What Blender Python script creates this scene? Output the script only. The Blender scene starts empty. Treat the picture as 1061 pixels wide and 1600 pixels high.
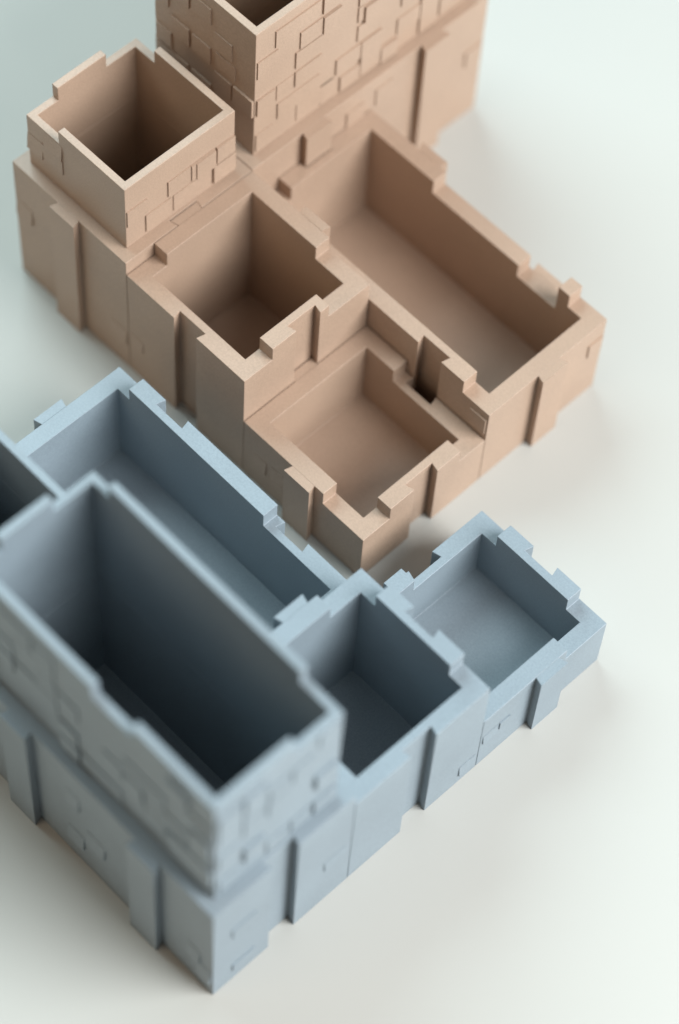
import bpy, bmesh, math, random
from mathutils import Vector, Matrix

random.seed(7)
S = 0.05                                  # one grid unit of the modular system, in metres
SC = bpy.context.scene
COL = SC.collection

# ------------------------------------------------------------------ camera
cam_d = bpy.data.cameras.new('camera')
cam = bpy.data.objects.new('camera', cam_d)
COL.objects.link(cam)
R_ = Vector((0.69543315, 0.71732038, 0.04271066))
U_ = Vector((-0.63506235, 0.58569723, 0.5036413))
F_ = Vector((-0.33625666, 0.37737279, -0.86285644))
m = Matrix(((R_.x, U_.x, -F_.x), (R_.y, U_.y, -F_.y), (R_.z, U_.z, -F_.z)))
cam.matrix_world = Matrix.Translation(Vector((8.0714391, -5.9148691, 14.0495317)) * S) @ m.to_4x4()
cam_d.sensor_fit = 'VERTICAL'
cam_d.sensor_height = 36.0
cam_d.lens = 4295.67 / 1600 * 36.0
cam_d.clip_start = 0.01
cam_d.clip_end = 50
cam_d.dof.use_dof = True
cam_d.dof.focus_distance = 15.5 * S
cam_d.dof.aperture_fstop = cam_d.lens / 1000 / (0.44 * S)
SC.camera = cam

# ------------------------------------------------------------------ world, lamps, exposure
w = bpy.data.worlds.new('World')
SC.world = w
w.use_nodes = True
bg = w.node_tree.nodes['Background']
bg.inputs['Color'].default_value = (1.0, 0.88, 0.80, 1)
bg.inputs['Strength'].default_value = 0.20

def area(name, d, dist, size, power, color):
    l = bpy.data.lights.new(name, 'AREA')
    l.shape = 'DISK'
    l.size = size * S
    l.energy = power
    l.color = color
    o = bpy.data.objects.new(name, l)
    COL.objects.link(o)
    d = Vector(d).normalized()
    t = Vector((2.8, 0.2, 0.5)) * S
    o.location = t + d * dist * S
    o.rotation_euler = (-d).to_track_quat('-Z', 'Y').to_euler()
    return o
area('window_light', (0.82, 0.33, 0.67), 26, 21, 38.5, (0.935, 0.975, 1.0))
area('far_window_light', (-0.80, 0.15, 0.70), 26, 22, 22, (0.70, 0.93, 1.0))
area('warm_room_light', (-0.25, -0.85, 0.50), 26, 18, 2.7, (1.0, 0.80, 0.55))

SC.view_settings.view_transform = 'Standard'
SC.view_settings.look = 'None'
SC.view_settings.exposure = 0
SC.view_settings.gamma = 1
SC.render.engine = 'CYCLES'

# ------------------------------------------------------------------ materials
def plastic(name, col, var, rough=0.5):
    mt = bpy.data.materials.new(name)
    mt.use_nodes = True
    nt = mt.node_tree
    N, L = nt.nodes, nt.links
    b = N['Principled BSDF']
    b.inputs['Roughness'].default_value = rough
    b.inputs['Specular IOR Level'].default_value = 0.8
    tc = N.new('ShaderNodeTexCoord')
    n1 = N.new('ShaderNodeTexNoise'); n1.inputs['Scale'].default_value = 1700; n1.inputs['Detail'].default_value = 4; n1.inputs['Roughness'].default_value = 0.75
    n2 = N.new('ShaderNodeTexNoise'); n2.inputs['Scale'].default_value = 45; n2.inputs['Detail'].default_value = 4
    L.new(tc.outputs['Object'], n1.inputs['Vector']); L.new(tc.outputs['Object'], n2.inputs['Vector'])
    mx = N.new('ShaderNodeMath'); mx.operation = 'ADD'
    s1 = N.new('ShaderNodeMath'); s1.operation = 'MULTIPLY'; s1.inputs[1].default_value = 0.75
    s2 = N.new('ShaderNodeMath'); s2.operation = 'MULTIPLY'; s2.inputs[1].default_value = 0.25
    L.new(n1.outputs['Fac'], s1.inputs[0]); L.new(n2.outputs['Fac'], s2.inputs[0])
    L.new(s1.outputs[0], mx.inputs[0]); L.new(s2.outputs[0], mx.inputs[1])
    cr = N.new('ShaderNodeValToRGB')
    cr.color_ramp.elements[0].position = 0.36; cr.color_ramp.elements[1].position = 0.64
    cr.color_ramp.elements[0].color = tuple(c * (1 - var) for c in col) + (1,)
    cr.color_ramp.elements[1].color = tuple(min(1, c * (1 + var)) for c in col) + (1,)
    L.new(mx.outputs[0], cr.inputs['Fac']); L.new(cr.outputs['Color'], b.inputs['Base Color'])
    bp = N.new('ShaderNodeBump'); bp.inputs['Strength'].default_value = 0.25; bp.inputs['Distance'].default_value = 0.00008
    L.new(n1.outputs['Fac'], bp.inputs['Height']); L.new(bp.outputs['Normal'], b.inputs['Normal'])
    return mt
SAND = plastic('sand_plastic', (0.370, 0.254, 0.181), 0.13)
BLUE = plastic('pale_blue_plastic', (0.212, 0.256, 0.286), 0.13)

def table_mat():
    mt = bpy.data.materials.new('painted_white_table')
    mt.use_nodes = True
    nt = mt.node_tree
    N, L = nt.nodes, nt.links
    b = N['Principled BSDF']
    b.inputs['Roughness'].default_value = 0.55
    b.inputs['Specular IOR Level'].default_value = 0.3
    tc = N.new('ShaderNodeTexCoord')
    n1 = N.new('ShaderNodeTexNoise'); n1.inputs['Scale'].default_value = 9; n1.inputs['Detail'].default_value = 5
    n2 = N.new('ShaderNodeTexNoise'); n2.inputs['Scale'].default_value = 1700; n2.inputs['Detail'].default_value = 4; n2.inputs['Roughness'].default_value = 0.75
    vo = N.new('ShaderNodeTexNoise'); vo.inputs['Scale'].default_value = 210; vo.inputs['Detail'].default_value = 1
    for n in (n1, n2, vo): L.new(tc.outputs['Object'], n.inputs['Vector'])
    cr = N.new('ShaderNodeValToRGB')
    cr.color_ramp.elements[0].position = 0.36; cr.color_ramp.elements[1].position = 0.64
    cr.color_ramp.elements[0].color = (0.375, 0.370, 0.343, 1); cr.color_ramp.elements[1].color = (0.440, 0.434, 0.402, 1)
    a = N.new('ShaderNodeMath'); a.operation = 'MULTIPLY_ADD'; a.inputs[1].default_value = 0.8
    c2 = N.new('ShaderNodeMath'); c2.operation = 'MULTIPLY'; c2.inputs[1].default_value = 0.65
    L.new(n2.outputs['Fac'], c2.inputs[0]); L.new(n1.outputs['Fac'], a.inputs[0]); L.new(c2.outputs[0], a.inputs[2])
    L.new(a.outputs[0], cr.inputs['Fac'])
    # sparse small specks of dirt
    sp = N.new('ShaderNodeValToRGB')
    sp.color_ramp.elements[0].position = 0.80; sp.color_ramp.elements[0].color = (0, 0, 0, 1)
    sp.color_ramp.elements[1].position = 0.83; sp.color_ramp.elements[1].color = (1, 1, 1, 1)
    L.new(vo.outputs['Fac'], sp.inputs['Fac'])
    mx = N.new('ShaderNodeMix'); mx.data_type = 'RGBA'
    mx.inputs['B'].default_value = (0.45, 0.40, 0.32, 1)
    L.new(sp.outputs['Color'], mx.inputs['Factor']); L.new(cr.outputs['Color'], mx.inputs['A'])
    L.new(mx.outputs['Result'], b.inputs['Base Color'])
    bp = N.new('ShaderNodeBump'); bp.inputs['Strength'].default_value = 0.2; bp.inputs['Distance'].default_value = 0.0001
    L.new(n2.outputs['Fac'], bp.inputs['Height']); L.new(bp.outputs['Normal'], b.inputs['Normal'])
    return mt
TABLE = table_mat()

# ------------------------------------------------------------------ the table
bm = bmesh.new()
bmesh.ops.create_grid(bm, x_segments=1, y_segments=1, size=60 * S)
me = bpy.data.meshes.new('table_top'); bm.to_mesh(me); bm.free()
me.materials.append(TABLE)
o = bpy.data.objects.new('table_top', me); COL.objects.link(o)
o.location = (2 * S, 0, 0)
o['kind'] = 'structure'; o['label'] = 'plain white painted table top under the organizers'

# ------------------------------------------------------------------ builders (all in grid units, scaled by S)
H1, H2, H3, D = 0.4437, 0.7064, 0.9726, 0.110
GAP = 0.004
T_ = 0.111
NECK, WIDE, DEEP = 0.090, 0.105, 0.055     # half widths and depth of a dovetail

def prism(poly, z0, z1):
    bm = bmesh.new()
    a = [bm.verts.new((x * S, y * S, z0 * S)) for x, y in poly]
    b = [bm.verts.new((x * S, y * S, z1 * S)) for x, y in poly]
    n = len(poly)
    bm.faces.new(a[::-1]); bm.faces.new(b)
    for i in range(n):
        j = (i + 1) % n
        bm.faces.new((a[i], a[j], b[j], b[i]))
    bmesh.ops.recalc_face_normals(bm, faces=bm.faces)
    return bm

def to_obj(name, bm, mat, parent=None):
    me = bpy.data.meshes.new(name); bm.to_mesh(me); bm.free()
    me.materials.append(mat)
    o = bpy.data.objects.new(name, me); COL.objects.link(o)
    if parent: o.parent = parent
    return o

def boxp(x0, x1, y0, y1): return [(x0, y0), (x1, y0), (x1, y1), (x0, y1)]

def carve(o, cutters):
    objs = []
    for (poly, z0, z1) in cutters:
        c = to_obj('cutter', prism(poly, z0, z1), SAND)
        md = o.modifiers.new('cut', 'BOOLEAN'); md.operation = 'DIFFERENCE'; md.solver = 'EXACT'; md.object = c
        objs.append(c)
    dg = bpy.context.evaluated_depsgraph_get(); dg.update()
    nm = bpy.data.meshes.new_from_object(o.evaluated_get(dg))
    old = o.data
    o.modifiers.clear(); o.data = nm
    nm.name = old.name
    bpy.data.meshes.remove(old)
    for c in objs:
        mm = c.data; bpy.data.objects.remove(c); bpy.data.meshes.remove(mm)

def soften(o, wd=0.0035, seg=2):
    md = o.modifiers.new('edge', 'BEVEL')
    md.width = wd * S; md.segments = seg; md.limit_method = 'ANGLE'; md.angle_limit = math.radians(25)
    md.harden_normals = False

def side_pt(side, s, dep, X0, X1, Y0, Y1):
    """point at running coordinate s on a side, dep outward"""
    if side == '-Y': return (s, Y0 - dep)
    if side == '+Y': return (s, Y1 + dep)
    if side == '-X': return (X0 - dep, s)
    return (X1 + dep, s)

def outline(X0, X1, Y0, Y1, grooves, g):
    """outline polygon with dovetail grooves; grooves: {side: [centre...]}"""
    x0, x1, y0, y1 = X0 + g, X1 - g, Y0 + g, Y1 - g
    nk, wd, dp = NECK + 0.003, WIDE + 0.003, DEEP + 0.004
    P = []
    def run(side, cs, rev):
        for c in sorted(cs, reverse=rev):
            sg = -1 if not rev else 1
            for s, dep in ((c + sg * nk, 0), (c + sg * wd, -dp), (c - sg * wd, -dp), (c - sg * nk, 0)):
                P.append(side_pt(side, s, dep, x0, x1, y0, y1))
    P.append((x0, y0)); run('-Y', grooves.get('-Y', []), False)
    P.append((x1, y0)); run('+X', grooves.get('+X', []), False)
    P.append((x1, y1)); run('+Y', grooves.get('+Y', []), True)
    P.append((x0, y1)); run('-X', grooves.get('-X', []), True)
    return P

def module(name, label, cat, mat, fr, X, Y, h, male=(), female=(), rim=None, top=0, t=T_, cav=None, group=None,
           floor=0.045, reliefs=()):
    """fr: frame (tx,ty,theta). X,Y: grid extents. h: height of the normal rim level.
    male/female: (side, centre). rim: {side: [(a,b,level in steps of D)]} """
    X0, X1 = X; Y0, Y1 = Y
    tx, ty, th = fr
    root = bpy.data.objects.new(name, None); COL.objects.link(root)
    c_, s_ = math.cos(th), math.sin(th)
    cx, cy = (X0 + X1) / 2, (Y0 + Y1) / 2
    root.location = ((c_ * cx - s_ * cy + tx) * S, (s_ * cx + c_ * cy + ty) * S, 0)
    root.rotation_euler = (0, 0, th)
    root.empty_display_size = 0.01
    root['label'] = label; root['category'] = cat
    if group: root['group'] = group
    inv = Matrix.Translation((-cx * S, -cy * S, 0))
    gr = {}
    for sd, c in female: gr.setdefault(sd, []).append(c)
    rim = rim or {}
    hmax = h + max([top] + [l for v in rim.values() for _, _, l in v]) * D
    g = GAP / 2
    body = to_obj('tray_body', prism(outline(X0, X1, Y0, Y1, gr, g), 0, hmax), mat)
    cut = []
    if cav is None: cav = (X0 + t, X1 - t, Y0 + t, Y1 - t)
    cut.append((boxp(*cav), floor, hmax + .5))
    E = 0.3
    def level(side, s):
        l = top
        for a, b, lv in rim.get(side, []):
            if a <= s <= b: l = lv
        return l
    for side in ('-Y', '+Y', '-X', '+X'):
        lo, hi = (X0, X1) if side[1] == 'Y' else (Y0, Y1)
        if side[1] == 'X': lo2, hi2 = lo + t, hi - t
        else: lo2, hi2 = lo - E, hi + E
        ks = sorted({lo2, hi2} | {k for a, b, _ in rim.get(side, []) for k in (a, b) if lo2 < k < hi2})
        for a, b in zip(ks[:-1], ks[1:]):
            zl = h + level(side, min(max((a + b) / 2, lo + .01), hi - .01)) * D
            if zl > hmax - 1e-4: continue
            a_, b_ = a, b
            e2 = t + .02
            if side == '-Y': q = boxp(a_, b_, Y0 - E, Y0 + e2)
            elif side == '+Y': q = boxp(a_, b_, Y1 - e2, Y1 + E)
            elif side == '-X': q = boxp(X0 - E, X0 + e2, a_ - .0, b_ + .0)
            else: q = boxp(X1 - e2, X1 + E, a_, b_)
            cut.append((q, zl, hmax + .4))
    carve(body, cut)
    body.parent = root
    body.data.transform(inv)
    soften(body)
    # dovetail tabs
    for side, c in male:
        x0, x1, y0, y1 = X0 + g, X1 - g, Y0 + g, Y1 - g
        q = [side_pt(side, s, dp, x0, x1, y0, y1) for s, dp in
             ((c - NECK, -0.0), (c - WIDE, DEEP), (c + WIDE, DEEP), (c + NECK, -0.0))]
        ks = [c - NECK, c + NECK] + [k for a, b, _ in rim.get(side, []) for k in (a, b) if c - NECK < k < c + NECK]
        zl = h + level(side, c) * D
        tb = to_obj('dovetail_tab', prism(q, 0, zl), mat, root)
        tb.data.transform(inv)
    for r in reliefs:
        plate(root, inv, mat, X0, X1, Y0, Y1, *r)
    return root

def plate(root, inv, mat, X0, X1, Y0, Y1, side, a, b, z0, z1, dep, taper=False):
    q = [side_pt(side, s, dp, X0, X1, Y0, Y1) for s, dp in ((a, -0.0015), (a, dep), (b, dep), (b, -0.0015))]
    pm = prism(q, z0, z1)
    if taper:                                  # fades into the wall towards its top, as the moulded overhangs do
        back = [side_pt(side, s, 0.0003, X0, X1, Y0, Y1) for s in (a, b)]
        pm.verts.ensure_lookup_table()
        for v in pm.verts:
            if v.co.z > (z0 + z1) / 2 * S:
                if side[1] == 'Y' and abs(v.co.y / S - q[1][1]) < 1e-5: v.co.y = back[0][1] * S
                if side[1] == 'X' and abs(v.co.x / S - q[1][0]) < 1e-5: v.co.x = back[0][0] * S
    pb = to_obj('relief_panel', pm, mat, root)
    pb.data.transform(inv)

Q = 0.0075
def random_relief(side, a, b, z0, z1, dens=0.55, runs=(1, 1, 2, 2, 3)):
    """stepped rectangles on the same sixth-of-a-unit raster as the observed ones"""
    out = []
    n = max(1, round((b - a) / 0.165)); k = max(1, round((z1 - z0) / 0.16))
    w_, h_ = (b - a) / n, (z1 - z0) / k
    for j in range(k):
        i = 0
        while i < n:
            run = random.choice(runs)
            if random.random() < dens:
                e = min(n, i + run)
                ja, jb = random.uniform(0, .018), random.uniform(0, .018)
                out.append((side, a + i * w_ + ja, a + e * w_ - jb, z0 + j * h_ + .006, z0 + (j + 1) * h_ - .006,
                            Q * random.choice((1, 1, 2, 3))))
            i += run
    return out

BG = (0.0, 0.0, 0.0)
BF = (1.2902, -2.3346, -0.00819)
ZB = H3 + D                                # top of the bases the towers stand on

GS, GB = 'sand beige modular desk organizer pieces', 'pale blue modular desk organizer pieces'
# ================================================================== sand set
module('organizer_block', 'sand beige square block under the small beige cup', 'organizer base', SAND, BG,
       (0, 1), (0, 1), H3, male=[('-Y', .5), ('-X', .5), ('+Y', .5)], female=[('+X', .5)], top=1, cav=(.125, .875, .125, .875), group=GS,
       reliefs=[('-Y', .012, .153, .60, .74, Q * 1.4, True), ('-Y', .845, .985, .245, .37, Q * 1.2, True)])
module('organizer_block', 'long sand beige base block under the tall tower at the top of the photo', 'organizer base', SAND, BG,
       (0, 1), (1, 3), H3, male=[('+X', 1.5), ('+X', 2.5), ('-X', 1.5), ('-X', 2.5), ('+Y', .5)], female=[('-Y', .5)], top=1,
       cav=(.125, .875, 1.125, 2.875), group=GS,
       reliefs=[('+X', 1.78, 1.93, .80, .95, Q), ('+X', 2.84, 2.985, .52, .66, Q), ('+X', 2.03, 2.17, .82, .97, Q * .7)])
module('square_pot', 'sand beige square pot of middle height with a stepped rim, right of the small cup', 'organizer pot', SAND, BG,
       (1, 2), (0, 1), H3, male=[('-X', .5), ('+Y', 1.5)], female=[('+X', .5), ('-Y', 1.5)],
       rim={'+Y': [(.7, 1.655, 1)], '-X': [(.22, 1.2, 1)], '+X': [(.22, .665, 1)]}, group=GS,
       reliefs=[('-Y', 1.02, 1.13, .30, .40, Q * .8, True)])
module('low_tray', 'low sand beige square tray at the near corner of the beige set', 'organizer tray', SAND, BG,
       (2, 3), (0, 1), H1, male=[('-X', .5), ('-Y', 2.5)], female=[('+X', .5), ('+Y', 2.5)],
       rim={'-Y': [(1.7, 2.665, 1)], '+Y': [(1.7, 2.34, 1)], '-X': [(0, 1, 1)], '+X': [(.215, .785, 1)]}, group=GS,
       reliefs=[('-Y', 2.08, 2.20, .20, .32, Q * 1.3, True), ('-Y', 2.24, 2.36, .23, .34, Q * 1.3, True)])
module('long_tray', 'long sand beige tray twice as long as wide, at the right of the beige set', 'organizer tray', SAND, BG,
       (1, 3), (1, 2), H2, male=[('+X', 1.5), ('+Y', 1.5), ('+Y', 2.5)], female=[('-X', 1.5), ('-Y', 1.5), ('-Y', 2.5)],
       rim={'-Y': [(1.35, 2.78, 1)], '+Y': [(.7, 1.65, 1), (2.375, 2.69, -1), (2.69, 2.78, 1)], '-X': [(1.22, 2.2, 1)]}, group=GS,
       reliefs=[('-Y', 2.86, 2.985, .50, .64, Q * 1.3), ('+X', 1.865, 1.985, .43, .55, Q)])
cup_rel = [('+X', .085, .238, .20, .34, 1), ('+X', .399, .573, .21, .345, 1), ('+X', .575, .609, .205, .345, 2),
           ('+X', .609, .757, .20, .345, 3), ('+X', .775, .915, .20, .34, 2), ('+X', .225, .42, .035, .185, 1),
           ('+X', .44, .735, .04, .18, .6), ('+X', .749, .92, .03, .185, 2),
           ('-Y', .078, .212, .155, .29, 1.7, True), ('-Y', .235, .386, .315, .43, 1.8, True), ('-Y', .20, .386, .175, .30, .7)]
module('storage_cup', 'small sand beige square cup with a thin stepped rim at the far left', 'organizer cup', SAND, BG,
       (.075, .925), (.075, .925), 0.441, t=.05, floor=-.5,
       rim={'-Y': [(.36, 1.2, 1)], '-X': [(.28, .65, 1)], '+Y': [(.288, 1.2, 1)], '+X': [(0, 1, 1)]}, group=GS,
       reliefs=[(r[0], r[1], r[2], r[3], r[4], r[5] * Q) + tuple(r[6:]) for r in cup_rel]
       + random_relief('-X', .09, .91, .03, .35) + random_relief('+Y', .09, .91, .03, .35)).location.z = (ZB + .001) * S
tw = [(1.09, 1.25, .69, .835, 1), (1.228, 1.58, .86, 1.0, 1), (1.60, 1.9, .86, 1.0, 1.6), (1.427, 1.6, .69, .832, 1),
      (1.603, 1.745, .687, .83, 2.4), (1.09, 1.23, .36, .50, 1.6), (1.395, 1.60, .54, .68, 1.2), (1.395, 1.61, .375, .507, 1.2),
      (1.26, 1.60, .195, .332, 1), (1.737, 1.94, .204, .337, 1.2), (1.777, 1.94, .016, .146, 1.4), (1.94, 2.11, .03, .34, 2),
      (2.11, 2.25, .02, .15, 3), (1.905, 2.09, .371, .507, 1), (1.90, 1.945, .545, .677, 1), (1.945, 2.10, .52, .657, 3),
      (2.11, 2.27, .52, .66, 1.6), (1.90, 2.1, .69, .83, 1.3), (2.25, 2.44, .165, .30, 1), (2.445, 2.60, .02, .95, 1.5),
      (2.27, 2.44, .40, .56, 1), (2.62, 2.78, .05, .19, 1.2), (1.09, 1.22, .03, .18, 1), (2.62, 2.90, .35, .50, 1),
      (1.62, 1.735, .02, .19, .6), (1.25, 1.38, .37, .50, .5), (1.42, 1.72, .04, .19, .5)]
tl = [(.40, .56, .855, .99, 1), (.20, .376, .84, .99, 1.4), (.22, .378, .51, .655, 1.6), (.402, .556, .512, .65, 1.2),
      (.588, .735, .69, .83, 1), (.59, .733, .345, .485, 1), (.60, .764, .54, .66, .8), (.757, .918, .355, .50, 2),
      (.09, .22, .35, .49, 1), (.40, .56, .20, .33, 1), (.09, .36, .19, .33, .7), (.10, .2, .70, .83, 1)]
module('storage_tower', 'tall sand beige tower covered in stepped rectangles, cut off by the top edge', 'organizer tower', SAND, BG,
       (.075, .925), (1.075, 2.925), 0.972, t=.05, floor=-.5, top=1, rim={'+Y': [(.4, .7, 0)]}, group=GS,
       reliefs=[('+X', a, b, z0, z1, dd * Q) for a, b, z0, z1, dd in tw] + [('-Y', a, b, z0, z1, dd * Q) for a, b, z0, z1, dd in tl]
       + random_relief('+Y', .09, .91, .03, .95) + random_relief('-X', 1.09, 2.91, .03, .95)).location.z = (ZB + .001) * S

# ================================================================== blue set
module('organizer_block', 'pale blue block at the left edge, under the half hidden blue cup', 'organizer base', BLUE, BF,
       (0, 1), (0, 1), H3, male=[('-Y', .5), ('-X', .5)], top=1, cav=(.125, .875, .125, .875), female=[('+X', .5), ('+Y', .5)], group=GB)
module('organizer_block', 'long pale blue base block under the big blurred tower in front', 'organizer base', BLUE, BF,
       (1, 3), (0, 1), H3, male=[('-Y', 1.5), ('-Y', 2.5), ('-X', .5)], female=[('+X', .5), ('+Y', 1.5), ('+Y', 2.5)], top=1,
       cav=(1.125, 2.875, .125, .875), group=GB,
       reliefs=[('-Y', 1.843, 1.957, .68, .82, Q * 1.6, True), ('-Y', 1.845, 1.972, .21, .35, Q * 2, True), ('-Y', 2.006, 2.148, .372, .51, Q * 2, True),
                ('-Y', 2.80, 2.90, .30, .43, Q * 2, True), ('-Y', 2.88, 2.985, .16, .30, Q * 2.4, True),
                ('+X', .135, .30, .60, .70, Q * .8), ('+X', .141, .30, .12, .20, Q * .8), ('+X', .80, .965, .42, .52, Q, True)])
module('square_pot', 'pale blue square pot of middle height between the big tower and the small low tray', 'organizer pot', BLUE, BF,
       (2, 3), (1, 2), H3, male=[('-X', 1.5)], female=[('+X', 1.5), ('+Y', 2.5)],
       rim={'+Y': [(2.22, 2.79, 1)], '-X': [(1.22, 1.66, 1)]}, group=GB, reliefs=[('+X', 1.85, 1.975, .09, .19, Q * 1.2, True)])
module('low_tray', 'low pale blue square tray at the right end of the blue set', 'organizer tray', BLUE, BF,
       (2, 3), (2, 3), H1, male=[('+X', 2.5)], female=[('-X', 2.5), ('+Y', 2.5)],
       rim={'+Y': [(2.22, 2.78, 1)], '-X': [(2.2, 2.34, 1)], '+X': [(1.9, 2.66, 1)], '-Y': [(2.6, 3.2, 1)]}, group=GB,
       reliefs=[('+X', 2.02, 2.135, .262, .345, Q, True), ('+X', 2.150, 2.23, .27, .345, Q * .7)])
module('long_tray', 'long pale blue tray beside the beige set, partly hidden by the big tower', 'organizer tray', BLUE, BF,
       (0, 2), (1, 2), H2, male=[('-X', 1.5)], female=[('+Y', .5), ('+Y', 1.5), ('+X', 1.5)],
       rim={'+Y': [(.21, 1.34, 1)]}, group=GB)
r_ = random_relief('+X', .09, .91, .03, .95, .5, (1,)) + random_relief('-Y', 1.09, 2.91, .03, .95, .5, (1, 1, 2)) \
    + random_relief('-X', .09, .91, .03, .95) + random_relief('+Y', 1.09, 2.91, .03, .95)
module('storage_tower', 'big pale blue tower with a blurred light rim, nearest to the camera', 'organizer tower', BLUE, BF,
       (1.075, 2.925), (.075, .925), 0.972, t=.05, floor=-.5,
       rim={'-Y': [(.9, 2.04, 1), (2.33, 3, 1)], '+Y': [(1.25, 2.66, 1)], '-X': [(.28, .62, 1)], '+X': [(0, .6, 1)]}, group=GB,
       reliefs=[q[:5] + (q[5] * .85,) for q in r_]).location.z = (ZB + .001) * S
module('storage_cup', 'pale blue square cup cut off by the left edge behind the big tower', 'organizer cup', BLUE, BF,
       (.075, .925), (.075, .925), 0.441, t=.05, floor=-.5, rim={'-Y': [(.36, 1.2, 1)], '-X': [(.28, .65, 1)]}, group=GB,
       reliefs=random_relief('+Y', .09, .91, .03, .35) + random_relief('-Y', .09, .91, .03, .35)).location.z = (ZB + .001) * S
